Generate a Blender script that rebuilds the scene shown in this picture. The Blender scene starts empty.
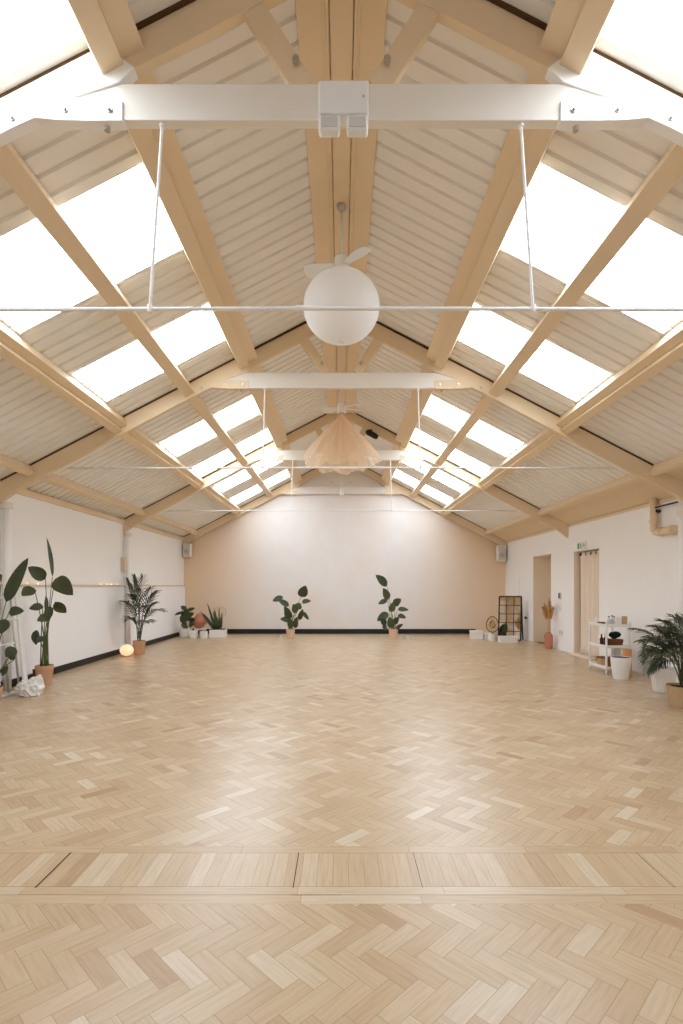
import bpy, bmesh, math, random
from mathutils import Vector, Matrix, noise
random.seed(7)
C = bpy.context.scene.collection
PI = math.pi
V = Vector

# ------------------------------------------------------------------ camera numbers (683 x 1024)
F, CX, HY, EYE = 535.0, 341.5, 586.0, 1.34
def P(px, py, d):
    """world point seen at pixel (px,py) at depth d (measuring aid)"""
    return V(((px - CX) * d / F, d, EYE + (HY - py) * d / F))

XL, XR, YB, YF = -4.42, 4.60, 15.0, -4.6
T = [2.94, 6.92, 10.86, 14.88]           # truss planes
def roof(x): return 5.0 - 0.52 * abs(x)

# ------------------------------------------------------------------ materials
def srgb(r, g, b):
    def f(c):
        c /= 255.0
        return c / 12.92 if c <= 0.04045 else ((c + 0.055) / 1.055) ** 2.4
    return (f(r), f(g), f(b), 1.0)

MATS = {}
def mat(name, col, rough=0.6, spec=0.4, metal=0.0, noise=0.0, nscale=6.0, bump=0.0, bscale=40.0, emit=None, estr=0.0, trans=0.0, sheen=0.0):
    if name in MATS: return MATS[name]
    m = bpy.data.materials.new(name); m.use_nodes = True
    nt = m.node_tree; b = nt.nodes['Principled BSDF']
    b.inputs['Base Color'].default_value = col
    b.inputs['Roughness'].default_value = rough
    b.inputs['Specular IOR Level'].default_value = spec
    b.inputs['Metallic'].default_value = metal
    if emit:
        b.inputs['Emission Color'].default_value = emit
        b.inputs['Emission Strength'].default_value = estr
    if noise or bump:
        tc = nt.nodes.new('ShaderNodeTexCoord')
    if noise:
        n = nt.nodes.new('ShaderNodeTexNoise'); n.inputs['Scale'].default_value = nscale; n.inputs['Detail'].default_value = 5
        nt.links.new(tc.outputs['Object'], n.inputs['Vector'])
        mx = nt.nodes.new('ShaderNodeMix'); mx.data_type = 'RGBA'
        mx.inputs['A'].default_value = tuple(c * (1 - noise) for c in col[:3]) + (1,)
        mx.inputs['B'].default_value = tuple(min(1, c * (1 + noise)) for c in col[:3]) + (1,)
        nt.links.new(n.outputs['Fac'], mx.inputs['Factor'])
        nt.links.new(mx.outputs['Result'], b.inputs['Base Color'])
    if bump:
        n2 = nt.nodes.new('ShaderNodeTexNoise'); n2.inputs['Scale'].default_value = bscale; n2.inputs['Detail'].default_value = 4
        nt.links.new(tc.outputs['Object'], n2.inputs['Vector'])
        bp = nt.nodes.new('ShaderNodeBump'); bp.inputs['Strength'].default_value = bump; bp.inputs['Distance'].default_value = 0.01
        nt.links.new(n2.outputs['Fac'], bp.inputs['Height']); nt.links.new(bp.outputs['Normal'], b.inputs['Normal'])
    MATS[name] = m
    return m

M = {}
M['wall'] = mat('wall_paint', srgb(246, 243, 239), 0.8, 0.2, noise=0.025, nscale=1.2, bump=0.08, bscale=60)
M['wallpanel'] = mat('wall_panel_paint', srgb(249, 248, 246), 0.7, 0.3, noise=0.015, nscale=1.0)
M['beige'] = mat('beige_beam_paint', srgb(230, 206, 170), 0.6, 0.3, noise=0.04, nscale=3, bump=0.05, bscale=30)
M['white'] = mat('white_beam_paint', srgb(234, 226, 212), 0.5, 0.4, noise=0.02, nscale=3)
M['skylitwhite'] = mat('painted_skylit_beam', srgb(245, 241, 234), 0.5, 0.4)  # skylight brightness painted into the nearest truss's lower rafters
M['sheet'] = mat('roof_sheet_paint', srgb(240, 235, 227), 0.55, 0.35, noise=0.03, nscale=1.5)
M['ridge'] = mat('ridge_timber', srgb(236, 212, 176), 0.55, 0.3, noise=0.06, nscale=4)
M['skirt'] = mat('black_skirting', srgb(38, 34, 30), 0.5, 0.3)
M['ledge'] = mat('ledge_paint', srgb(222, 200, 172), 0.6, 0.3)
M['plastic'] = mat('white_plastic', srgb(236, 234, 228), 0.35, 0.5)
M['greyplastic'] = mat('grey_plastic', srgb(208, 206, 198), 0.3, 0.5)
M['steel'] = mat('zinc_steel', srgb(190, 185, 175), 0.35, 0.5, metal=0.8)
M['whitesteel'] = mat('white_painted_steel', srgb(238, 234, 226), 0.4, 0.45)
M['black'] = mat('black_metal', srgb(28, 27, 26), 0.45, 0.4)
M['terracotta'] = mat('terracotta', srgb(204, 160, 124), 0.85, 0.15, noise=0.08, nscale=14)
M['peachpot'] = mat('peach_clay', srgb(224, 190, 158), 0.85, 0.15, noise=0.06, nscale=14)
M['pinkclay'] = mat('pink_clay', srgb(194, 126, 100), 0.7, 0.25, noise=0.06, nscale=10)
M['soil'] = mat('soil', srgb(52, 40, 30), 0.95, 0.1, noise=0.4, nscale=60)
M['leaf'] = mat('leaf_dark', srgb(60, 68, 38), 0.42, 0.45, noise=0.25, nscale=9)
M['leafmid'] = mat('leaf_mid', srgb(76, 84, 46), 0.45, 0.4, noise=0.2, nscale=9)
M['leafblue'] = mat('leaf_palm', srgb(72, 78, 52), 0.5, 0.35, noise=0.3, nscale=12)
M['stem'] = mat('stem_green', srgb(96, 104, 56), 0.55, 0.3, noise=0.15, nscale=20)
M['ceramic'] = mat('white_ceramic', srgb(240, 236, 228), 0.4, 0.5)
M['basket'] = mat('straw_basket', srgb(196, 166, 126), 0.9, 0.1, noise=0.15, nscale=40, bump=0.4, bscale=120)
M['brown'] = mat('brown_wicker', srgb(122, 80, 52), 0.85, 0.15, noise=0.25, nscale=40, bump=0.4, bscale=120)
M['curtain'] = mat('curtain_cloth', srgb(240, 224, 206), 0.9, 0.1, noise=0.04, nscale=8)
M['recess'] = mat('recess_paint', srgb(236, 220, 198), 0.85, 0.15, noise=0.03, nscale=2)
M['bag'] = mat('white_bag', srgb(238, 234, 226), 0.35, 0.5, bump=0.3, bscale=18)
M['pampas'] = mat('pampas_plume', srgb(196, 150, 98), 0.95, 0.05, noise=0.2, nscale=30)
M['straw'] = mat('straw_stalk', srgb(206, 176, 128), 0.9, 0.1)
M['green'] = mat('sign_green', srgb(96, 150, 118), 0.5, 0.3)
M['brownglass'] = mat('brown_glass', srgb(64, 28, 18), 0.15, 0.6)
M['darkgreen'] = mat('dark_green_cloth', srgb(26, 38, 32), 0.8, 0.2)
M['red'] = mat('dull_red_glaze', srgb(150, 78, 64), 0.4, 0.4)
M['orange'] = mat('orange_clay', srgb(212, 156, 104), 0.7, 0.2, noise=0.08, nscale=8)
M['fanwhite'] = mat('fan_white', srgb(240, 238, 232), 0.4, 0.4)
M['bulb'] = mat('warm_bulb', srgb(255, 220, 170), 0.4, 0.3, emit=(1.0, 0.62, 0.28, 1), estr=7.0)

def mat_globe():
    m = bpy.data.materials.new('paper_globe'); m.use_nodes = True; nt = m.node_tree
    b = nt.nodes['Principled BSDF']; b.inputs['Base Color'].default_value = srgb(250, 249, 246); b.inputs['Roughness'].default_value = 0.6
    out = nt.nodes['Material Output']
    t = nt.nodes.new('ShaderNodeBsdfTranslucent'); t.inputs['Color'].default_value = srgb(252, 250, 247)
    mx = nt.nodes.new('ShaderNodeMixShader'); mx.inputs[0].default_value = 0.5
    nt.links.new(b.outputs[0], mx.inputs[1]); nt.links.new(t.outputs[0], mx.inputs[2]); nt.links.new(mx.outputs[0], out.inputs[0])
    return m
M['globe'] = mat_globe()

def mat_gauze():
    m = bpy.data.materials.new('peach_gauze'); m.use_nodes = True; nt = m.node_tree
    b = nt.nodes['Principled BSDF']; b.inputs['Base Color'].default_value = srgb(238, 216, 190); b.inputs['Roughness'].default_value = 0.9
    b.inputs['Specular IOR Level'].default_value = 0.1
    out = nt.nodes['Material Output']
    t = nt.nodes.new('ShaderNodeBsdfTranslucent'); t.inputs['Color'].default_value = srgb(244, 220, 190)
    tr = nt.nodes.new('ShaderNodeBsdfTransparent')
    m1 = nt.nodes.new('ShaderNodeMixShader'); m1.inputs[0].default_value = 0.6
    m2 = nt.nodes.new('ShaderNodeMixShader'); m2.inputs[0].default_value = 0.42
    nt.links.new(b.outputs[0], m1.inputs[1]); nt.links.new(t.outputs[0], m1.inputs[2])
    nt.links.new(m1.outputs[0], m2.inputs[1]); nt.links.new(tr.outputs[0], m2.inputs[2]); nt.links.new(m2.outputs[0], out.inputs[0])
    return m
M['gauze'] = mat_gauze()

SKY_E = 6.9
def mat_skylight(name='daylit_roof_sheet', k=1.0):
    m = bpy.data.materials.new(name); m.use_nodes = True; nt = m.node_tree
    b = nt.nodes['Principled BSDF']; b.inputs['Base Color'].default_value = srgb(235, 236, 234); b.inputs['Roughness'].default_value = 0.5
    b.inputs['Emission Color'].default_value = (0.81, 0.96, 1.17, 1); b.inputs['Emission Strength'].default_value = SKY_E * k
    return m
M['sky'] = mat_skylight()
M['endfill'] = mat_skylight('end_fill_glow', 0.14)  # dim fill light for the added pane behind the camera

def mat_plaster():
    m = bpy.data.materials.new('limewash_plaster'); m.use_nodes = True; nt = m.node_tree; L = nt.links
    b = nt.nodes['Principled BSDF']; b.inputs['Roughness'].default_value = 0.85; b.inputs['Specular IOR Level'].default_value = 0.2
    tc = nt.nodes.new('ShaderNodeTexCoord')
    n1 = nt.nodes.new('ShaderNodeTexNoise'); n1.inputs['Scale'].default_value = 0.55; n1.inputs['Detail'].default_value = 7; n1.inputs['Roughness'].default_value = 0.62
    n2 = nt.nodes.new('ShaderNodeTexNoise'); n2.inputs['Scale'].default_value = 3.2; n2.inputs['Detail'].default_value = 6
    L.new(tc.outputs['Object'], n1.inputs['Vector']); L.new(tc.outputs['Object'], n2.inputs['Vector'])
    ad = nt.nodes.new('ShaderNodeMath'); ad.operation = 'MULTIPLY_ADD'; ad.inputs[1].default_value = 0.35
    L.new(n2.outputs['Fac'], ad.inputs[0]); L.new(n1.outputs['Fac'], ad.inputs[2])
    r = nt.nodes.new('ShaderNodeValToRGB')
    r.color_ramp.elements[0].position = 0.48; r.color_ramp.elements[0].color = srgb(231, 218, 205)
    r.color_ramp.elements[1].position = 0.86; r.color_ramp.elements[1].color = srgb(233, 228, 223)
    L.new(ad.outputs[0], r.inputs['Fac'])
    # peach tint gets stronger towards both sides of the wall
    sx = nt.nodes.new('ShaderNodeSeparateXYZ'); L.new(tc.outputs['Object'], sx.inputs['Vector'])
    ab = nt.nodes.new('ShaderNodeMath'); ab.operation = 'ABSOLUTE'; L.new(sx.outputs['X'], ab.inputs[0])
    a2 = nt.nodes.new('ShaderNodeMath'); a2.operation = 'MULTIPLY_ADD'; a2.inputs[1].default_value = 2.2; L.new(n1.outputs['Fac'], a2.inputs[0]); L.new(ab.outputs[0], a2.inputs[2])
    mr = nt.nodes.new('ShaderNodeMapRange'); mr.interpolation_type = 'SMOOTHSTEP'; mr.inputs['From Min'].default_value = 2.6; mr.inputs['From Max'].default_value = 5.6; L.new(a2.outputs[0], mr.inputs['Value'])
    pw = nt.nodes.new('ShaderNodeMix'); pw.data_type = 'RGBA'; pw.inputs['B'].default_value = srgb(236, 208, 176)
    L.new(mr.outputs['Result'], pw.inputs['Factor']); L.new(r.outputs['Color'], pw.inputs['A']); L.new(pw.outputs['Result'], b.inputs['Base Color'])
    bp = nt.nodes.new('ShaderNodeBump'); bp.inputs['Strength'].default_value = 0.1; bp.inputs['Distance'].default_value = 0.01
    L.new(n2.outputs['Fac'], bp.inputs['Height']); L.new(bp.outputs['Normal'], b.inputs['Normal'])
    return m
M['plaster'] = mat_plaster()

def mat_parquet():
    m = bpy.data.materials.new('blond_parquet'); m.use_nodes = True; nt = m.node_tree; L = nt.links
    b = nt.nodes['Principled BSDF']; b.inputs['Roughness'].default_value = 0.36; b.inputs['Specular IOR Level'].default_value = 0.6
    at = nt.nodes.new('ShaderNodeAttribute'); at.attribute_name = 'tone'
    uv = nt.nodes.new('ShaderNodeUVMap'); uv.uv_map = 'grain'
    mp = nt.nodes.new('ShaderNodeMapping'); mp.inputs['Scale'].default_value = (6, 70, 1)
    L.new(uv.outputs['UV'], mp.inputs['Vector'])
    n = nt.nodes.new('ShaderNodeTexNoise'); n.inputs['Scale'].default_value = 1.0; n.inputs['Detail'].default_value = 5
    L.new(mp.outputs['Vector'], n.inputs['Vector'])
    r = nt.nodes.new('ShaderNodeValToRGB'); e = r.color_ramp.elements
    e[0].position = 0.0; e[0].color = srgb(176, 141, 103)
    e[1].position = 1.0; e[1].color = srgb(211, 193, 164)
    k = e.new(0.28); k.color = srgb(190, 160, 122)
    k = e.new(0.65); k.color = srgb(200, 174, 138)
    L.new(at.outputs['Fac'], r.inputs['Fac'])
    mx = nt.nodes.new('ShaderNodeMix'); mx.data_type = 'RGBA'; mx.blend_type = 'MULTIPLY'; mx.inputs['Factor'].default_value = 1.0
    r2 = nt.nodes.new('ShaderNodeValToRGB'); r2.color_ramp.elements[0].position = 0.25; r2.color_ramp.elements[0].color = (0.86, 0.82, 0.77, 1)
    r2.color_ramp.elements[1].position = 0.6; r2.color_ramp.elements[1].color = (1, 1, 1, 1)
    L.new(n.outputs['Fac'], r2.inputs['Fac'])
    L.new(r.outputs['Color'], mx.inputs['A']); L.new(r2.outputs['Color'], mx.inputs['B'])
    L.new(mx.outputs['Result'], b.inputs['Base Color'])
    rr = nt.nodes.new('ShaderNodeMapRange'); rr.inputs['To Min'].default_value = 0.285; rr.inputs['To Max'].default_value = 0.33
    tc = nt.nodes.new('ShaderNodeTexCoord'); n3 = nt.nodes.new('ShaderNodeTexNoise'); n3.inputs['Scale'].default_value = 1.5; n3.inputs['Detail'].default_value = 4
    L.new(tc.outputs['Object'], n3.inputs['Vector']); L.new(n3.outputs['Fac'], rr.inputs['Value']); L.new(rr.outputs['Result'], b.inputs['Roughness'])
    return m
M['parquet'] = mat_parquet()
M['gapshade'] = mat('gap_shade_strip', srgb(84, 62, 38), 0.9, 0.1)  # dark brown standing in for the shadow above the rafters
M['signpale'] = mat('sign_pale', srgb(214, 218, 206), 0.5, 0.3)
M['gap'] = mat('parquet_gap', srgb(150, 114, 80), 0.9, 0.1)

# ------------------------------------------------------------------ mesh helpers
def obj(name, bm, m, parent=None, smooth=False, bevel=0.0, segs=2):
    me = bpy.data.meshes.new(name)
    bmesh.ops.recalc_face_normals(bm, faces=bm.faces[:]) if smooth != 'keep' else None
    bm.to_mesh(me); bm.free()
    for x in (m if isinstance(m, (list, tuple)) else [m]): me.materials.append(x)
    if smooth:
        for p in me.polygons: p.use_smooth = True
    o = bpy.data.objects.new(name, me); C.objects.link(o)
    if parent is not None:
        o.parent = parent
        # meshes are authored in world space: keep them there
        o.matrix_parent_inverse = Matrix.Translation(-V(parent.location))
    if bevel:
        b = o.modifiers.new('bevel', 'BEVEL'); b.width = bevel; b.segments = segs; b.limit_method = 'ANGLE'; b.angle_limit = 0.6
    return o

def tag(o, label, cat, group=None):
    o['label'] = label; o['category'] = cat
    if group: o['group'] = group
    return o

def thing(name, label, cat, loc=(0, 0, 0), group=None):
    o = bpy.data.objects.new(name, None); C.objects.link(o)
    o.location = loc; o.empty_display_size = 0.1
    return tag(o, label, cat, group)

def struct(name, bm, m, **k):
    o = obj(name, bm, m, **k); o['kind'] = 'structure'
    return o

def box(bm, x0, x1, y0, y1, z0, z1):
    vs = [bm.verts.new((x, y, z)) for x in (x0, x1) for y in (y0, y1) for z in (z0, z1)]
    for f in ((0, 1, 3, 2), (4, 6, 7, 5), (0, 4, 5, 1), (2, 3, 7, 6), (0, 2, 6, 4), (1, 5, 7, 3)):
        bm.faces.new([vs[i] for i in f])
    return vs

def new_box(*a):
    bm = bmesh.new(); box(bm, *a); return bm

def obox(bm, p0, p1, w, h, up=V((0, 0, 1))):
    """box bar from p0 to p1, w across, h along 'up'"""
    p0, p1 = V(p0), V(p1); d = (p1 - p0).normalized()
    s = d.cross(up)
    if s.length < 1e-6: s = d.cross(V((1, 0, 0)))
    s.normalize(); u = s.cross(d).normalized()
    vs = []
    for p in (p0, p1):
        for a, b in ((-1, -1), (1, -1), (1, 1), (-1, 1)):
            vs.append(bm.verts.new(p + s * (a * w / 2) + u * (b * h / 2)))
    for f in ((3, 2, 1, 0), (4, 5, 6, 7), (0, 1, 5, 4), (1, 2, 6, 5), (2, 3, 7, 6), (3, 0, 4, 7)):
        bm.faces.new([vs[i] for i in f])

def prism_y(bm, pts, y0, y1):
    """polygon in the x-z plane, given thickness along y"""
    a = [bm.verts.new((x, y0, z)) for x, z in pts]; b = [bm.verts.new((x, y1, z)) for x, z in pts]
    n = len(pts)
    bm.faces.new(a); bm.faces.new(b[::-1])
    for i in range(n):
        bm.faces.new((a[i], b[i], b[(i + 1) % n], a[(i + 1) % n]))

def tube(bm, pts, r, n=10, cap=True):
    pts = [V(p) for p in pts]
    rs = r if isinstance(r, (list, tuple)) else [r] * len(pts)
    rings = []; prev = None
    for i, p in enumerate(pts):
        d = (pts[min(i + 1, len(pts) - 1)] - pts[max(i - 1, 0)]).normalized()
        if prev is None:
            s = d.cross(V((0, 0, 1)))
            if s.length < 1e-4: s = d.cross(V((1, 0, 0)))
        else:
            s = prev - d * prev.dot(d)
        s.normalize(); prev = s; u = d.cross(s)
        rings.append([bm.verts.new(p + (s * math.cos(2 * PI * k / n) + u * math.sin(2 * PI * k / n)) * rs[i]) for k in range(n)])
    for a, b in zip(rings, rings[1:]):
        for k in range(n):
            bm.faces.new((a[k], a[(k + 1) % n], b[(k + 1) % n], b[k]))
    if cap:
        bm.faces.new(rings[0][::-1]); bm.faces.new(rings[-1])

def lathe(bm, prof, c, n=28, ripple=0.0, nr=0):
    """profile [(r,z)...] spun round the vertical through c"""
    rings = []
    for r, z in prof:
        ring = []
        for k in range(n):
            a = 2 * PI * k / n
            rr = r * (1 + ripple * math.cos(nr * a)) if nr else r
            ring.append(bm.verts.new((c[0] + rr * math.cos(a), c[1] + rr * math.sin(a), c[2] + z)))
        rings.append(ring)
    for a, b in zip(rings, rings[1:]):
        for k in range(n):
            bm.faces.new((a[k], a[(k + 1) % n], b[(k + 1) % n], b[k]))
    if prof[0][0] > 1e-5: bm.faces.new(rings[0][::-1])
    if prof[-1][0] > 1e-5: bm.faces.new(rings[-1])
    bmesh.ops.remove_doubles(bm, verts=[v for ring in rings for v in ring], dist=1e-5)

def ball(bm, c, r, sz=(1, 1, 1), u=20, v=12):
    mtx = Matrix.Translation(V(c)) @ Matrix.Diagonal((sz[0], sz[1], sz[2], 1))
    bmesh.ops.create_uvsphere(bm, u_segments=u, v_segments=v, radius=r, matrix=mtx)

def bez(p0, p1, p2, n=10):
    p0, p1, p2 = V(p0), V(p1), V(p2)
    return [p0 * (1 - t) ** 2 + p1 * 2 * t * (1 - t) + p2 * t * t for t in [i / n for i in range(n + 1)]]

def leaf(bm, base, tip, w, nrm, droop=0.12, fold=0.18, n=9, blunt=0.75):
    """broad leaf: curved midrib from base to tip, two halves folded up along it"""
    base, tip = V(base), V(tip); d = tip - base; L = d.length; d.normalize()
    nrm = V(nrm); s = d.cross(nrm)
    if s.length < 1e-3: s = d.cross(V((0.3, 0.2, 1)))
    s.normalize(); u = s.cross(d).normalized()
    rows = []
    for i in range(n + 1):
        t = i / n
        mid = base + d * (L * t) + u * (droop * L * (4 * t * (1 - t)) * 0.5)
        ww = w * 0.5 * (math.sin(PI * min(1, t ** blunt * 0.97 + 0.015)) ** 0.72 if 0 < t < 1 else 0.03)
        wav = 0.06 * math.sin(t * 9.0) * w
        rows.append([bm.verts.new(mid - s * ww + u * (fold * ww + wav * 0.5)), bm.verts.new(mid - s * ww * 0.5 + u * fold * ww * 0.3), bm.verts.new(mid),
                     bm.verts.new(mid + s * ww * 0.5 + u * fold * ww * 0.3), bm.verts.new(mid + s * ww + u * (fold * ww - wav * 0.5))])
    for a, b in zip(rows, rows[1:]):
        for k in range(4): bm.faces.new((a[k], a[k + 1], b[k + 1], b[k]))

def frond(bm, base, ctrl, tip, ll, nl, lw=0.022, drop=0.35, start=0.3, rng=random):
    """palm frond: a rachis with paired narrow leaflets"""
    pts = bez(base, ctrl, tip, 16)
    tube(bm, pts, [0.007 * (1 - 0.75 * i / 16) for i in range(17)], 5)
    for i in range(nl):
        t = start + (1 - start) * (i + 0.5) / nl
        f = t * 16; k = min(15, int(f)); p = pts[k].lerp(pts[k + 1], f - k); d = (pts[k + 1] - pts[k]).normalized()
        s0 = d.cross(V((0, 0, 1)))
        if s0.length < 1e-3: s0 = V((1, 0, 0))
        s0.normalize()
        tt = (t - start) / (1 - start)
        l = ll * (0.55 + 0.45 * math.sin(PI * min(1, tt * 0.8 + 0.2))) * (1 - 0.35 * tt)
        for sg in (-1, 1):
            dr = (d * (0.75 + 0.5 * tt) + s0 * sg * (1.0 - 0.4 * tt) + V((0, 0, 0.25 - drop * 0.3))).normalized()
            dr2 = (dr + V((0, 0, -drop * rng.uniform(0.7, 1.4)))).normalized()
            q = p + dr * l * 0.5; e = q + dr2 * l * 0.5
            wv = dr.cross(V((0, 0, 1))).normalized() * lw * 0.5
            a1, a2 = bm.verts.new(p - wv * 0.4), bm.verts.new(p + wv * 0.4)
            b1, b2 = bm.verts.new(q - wv + V((0, 0, .003))), bm.verts.new(q + wv + V((0, 0, .003)))
            bm_ = bm.verts.new(q - V((0, 0, .004))); am = bm.verts.new(p - V((0, 0, .002))); ee = bm.verts.new(e)
            bm.faces.new((a1, am, bm_, b1)); bm.faces.new((am, a2, b2, bm_)); bm.faces.new((b1, bm_, ee)); bm.faces.new((bm_, b2, ee))

def pot(parent, c, rt, rb, h, m, name='pot', rim=0.0, ripple=0.0, nr=0, wall=0.012, soil=True):
    bm = bmesh.new()
    prof = [(rb * 0.98, 0), (rb, 0.006)]
    if rim:
        prof += [(rt - rim * 0.4, h * 0.78), (rt, h * 0.79), (rt, h)]
    else:
        prof += [(rb + (rt - rb) * 0.5, h * 0.5), (rt, h)]
    prof += [(rt - wall, h), (rt - wall - 0.004, h * 0.86), (0.0, h * 0.86)]
    lathe(bm, prof, c, 36, ripple, nr)
    o = obj(name, bm, m, parent, smooth=False, bevel=0.003)
    if soil:
        bm = bmesh.new()
        r = rt - wall - 0.005
        lathe(bm, [(r, h * 0.86), (r, h * 0.885), (r * 0.6, h * 0.91), (0, h * 0.915)], c, 24)
        obj('soil', bm, M['soil'], parent)
    return o

# ================================================================== THE SETTING
# ---- floor: herringbone parquet with one cross border
def clip(poly, axis, lim, keep_less):
    out = []
    for i in range(len(poly)):
        a, b = poly[i], poly[(i + 1) % len(poly)]
        ia = (a[axis] <= lim) if keep_less else (a[axis] >= lim)
        ib = (b[axis] <= lim) if keep_less else (b[axis] >= lim)
        if ia: out.append(a)
        if ia != ib:
            t = (lim - a[axis]) / (b[axis] - a[axis])
            out.append(tuple(a[k] + (b[k] - a[k]) * t for k in range(len(a))))
    return out

def build_floor():
    verts, faces, tones, uvs, mi = [], [], [], [], []
    def add(poly, tone, m):
        i0 = len(verts)
        for p in poly:
            verts.append((p[0], p[1], p[4] if len(p) > 4 else 0.0)); uvs.append((p[2], p[3]))
        faces.append(list(range(i0, i0 + len(poly)))); tones.append(tone); mi.append(m)
    # slab beneath (also the floor behind the photographer)
    e = 0.35
    add([(XL - e, YF, 0, 0, -0.0007), (XR + e + 0.5, YF, 1, 0, -0.0007), (XR + e + 0.5, YB + e, 1, 1, -0.0007), (XL - e, YB + e, 0, 1, -0.0007)], 0.5, 1)
    rng = random.Random(3)
    def tone():
        t = rng.gauss(0.52, 0.14)
        if rng.random() < 0.07: t -= 0.28
        if rng.random() < 0.10: t += 0.28
        return max(0, min(1, t))
    g0 = 0.0006
    def block(cx, cy, ang, L, W, xlim, ylim):
        g = g0 if cy < 9 else g0 * 0.5
        c, s = math.cos(ang), math.sin(ang); u0, v0 = rng.uniform(0, 50), rng.uniform(0, 50)
        poly = []
        for a, b in ((-1, -1), (1, -1), (1, 1), (-1, 1)):
            lx, ly = a * (L / 2 - g), b * (W / 2 - g)
            poly.append((cx + c * lx - s * ly, cy + s * lx + c * ly, u0 + lx, v0 + ly))
        for ax, lo, hi in ((0, *xlim), (1, *ylim)):
            if poly: poly = clip(poly, ax, lo, False)
            if poly: poly = clip(poly, ax, hi, True)
        if len(poly) >= 3: add(poly, tone(), 0)
    L, W = 0.216, 0.072
    r2 = math.sqrt(0.5)
    def herring(y0, y1, off):
        xl, xr = XL, XR + 0.02
        rows = int((y1 - y0) / (L * 2 * r2)) + 3
        cols = int((xr - xl) / (W / r2)) + 8
        for j in range(-1, rows):
            for i in range(-4, cols):
                ox = xl + off + i * W / r2; oy = y0 + j * L / r2
                # H block centre (L/2, W/2), V block centre (W/2, W + L/2) in the unrotated frame, turned by -45 deg
                for (hx, hy, a) in ((L / 2, W / 2, -PI / 4), (W / 2, W + L / 2, PI / 4)):
                    X = (hx + hy) * r2; Y = (-hx + hy) * r2
                    block(ox + X, oy + Y, a, L, W, (xl, xr), (y0, y1))
    herring(0.4, 2.255, 0.0); herring(2.755, YB - 0.02, 0.05)
    def course(y0, y1, lens):
        x = XL
        while x < XR:
            l = rng.uniform(*lens); block((x + min(XR, x + l)) / 2, (y0 + y1) / 2, 0, min(XR, x + l) - x, y1 - y0, (XL, XR), (y0, y1)); x += l
    course(2.255, 2.32, (0.5, 0.9)); course(2.322, 2.385, (0.4, 0.8)); course(2.685, 2.755, (0.5, 0.9))
    x = XL
    cracks = [-1.36, -0.215, 0.36, 1.48]
    while x < XR:
        w = 0.073
        x1 = x + w
        gap = 0.0
        for k in cracks:
            if x < k <= x1: gap = 0.0
        xe = min(XR, x1 - gap)
        block((x + xe) / 2, (2.386 + 2.684) / 2, PI / 2, 0.298, xe - x, (XL, XR), (2.386, 2.684))
        x = x1
    for k, cw in zip(cracks, (.0035, .002, .0012, .0016)):
        add([(k - cw, 2.375, 0, 0, 0.0004), (k + cw, 2.375, 0, 0, .0004), (k + cw, 2.69, 0, 0, .0004), (k - cw, 2.69, 0, 0, .0004)], 0, 2)
    add([(-0.22, 2.318, 0, 0, 0.0004), (0.0, 2.318, 0, 0, .0004), (0.0, 2.322, 0, 0, .0004), (-.22, 2.322, 0, 0, .0004)], 0, 2)
    me = bpy.data.meshes.new('floor'); me.from_pydata(verts, [], faces)
    at = me.attributes.new('tone', 'FLOAT', 'FACE'); at.data.foreach_set('value', tones)
    ul = me.uv_layers.new(name='grain')
    flat = []
    for f in faces:
        for i in f: flat += uvs[i]
    ul.data.foreach_set('uv', flat)
    for m in (M['parquet'], M['gap'], mat('open_joint', srgb(62, 44, 30), 0.9, 0.1)): me.materials.append(m)
    me.polygons.foreach_set('material_index', mi)
    me.update()
    o = bpy.data.objects.new('floor', me); C.objects.link(o); o['kind'] = 'structure'
build_floor()

# ---- walls
D1 = (11.75, 12.85, 2.05)    # doorway with the pampas vase: y0,y1,top
D2 = (9.55, 10.60, 2.025)     # curtained doorway
wt = roof(XL) - 0.035
wtr = roof(XR) - 0.035
struct('wall_left', new_box(XL - 0.25, XL, YF - 0.25, YB, -0.02, wt), M['wall'])
bm = bmesh.new()
th = 0.45
for a, b in ((YF - 0.25, D2[0]), (D2[1], D1[0]), (D1[1], YB)): box(bm, XR, XR + th, a, b, -0.02, wtr)
for a, b, t in (D1, D2): box(bm, XR, XR + th, a, b, t, wtr)
struct('wall_right', bm, M['wall'])
bm = bmesh.new()
prism_y(bm, [(XL - .25, -.02), (XR + .45, -.02), (XR + .45, roof(XR + .4)), (0, 5.06), (XL - .25, roof(XL - .25))], YB, YB + 0.25)
struct('wall_back', bm, M['plaster'])
bm = bmesh.new()
prism_y(bm, [(XL - .25, -.02), (XR + .45, -.02), (XR + .45, roof(XR + .4)), (0, 5.06), (XL - .25, roof(XL - .25))], YF - 0.25, YF)
struct('wall_front', bm, M['wall'])
# unseen glowing window and frame, added behind the photographer to balance the light
bm = bmesh.new(); box(bm, -3.3, 3.4, YF + .004, YF + .012, .25, 3.15)
struct('window_90', bm, M['endfill'])
bm = bmesh.new()
for i in range(6): box(bm, -3.34 + i * 1.34, -3.28 + i * 1.34, YF + .002, YF + .06, .2, 3.2)
for z in (.2, 1.15, 3.14): box(bm, -3.34, 3.42, YF + .003, YF + .06, z, z + .06)
struct('trim_7', bm, M['white'])
# doorway backs
struct('door_1', new_box(XR + th - 0.02, XR + th + 0.05, D1[0] - .05, D1[1] + .05, -0.02, D1[2] + .05), M['recess'])
struct('door_2', new_box(XR + th - 0.02, XR + th + 0.05, D2[0] - .05, D2[1] + .05, -0.02, D2[2] + .05), M['recess'])
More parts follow.
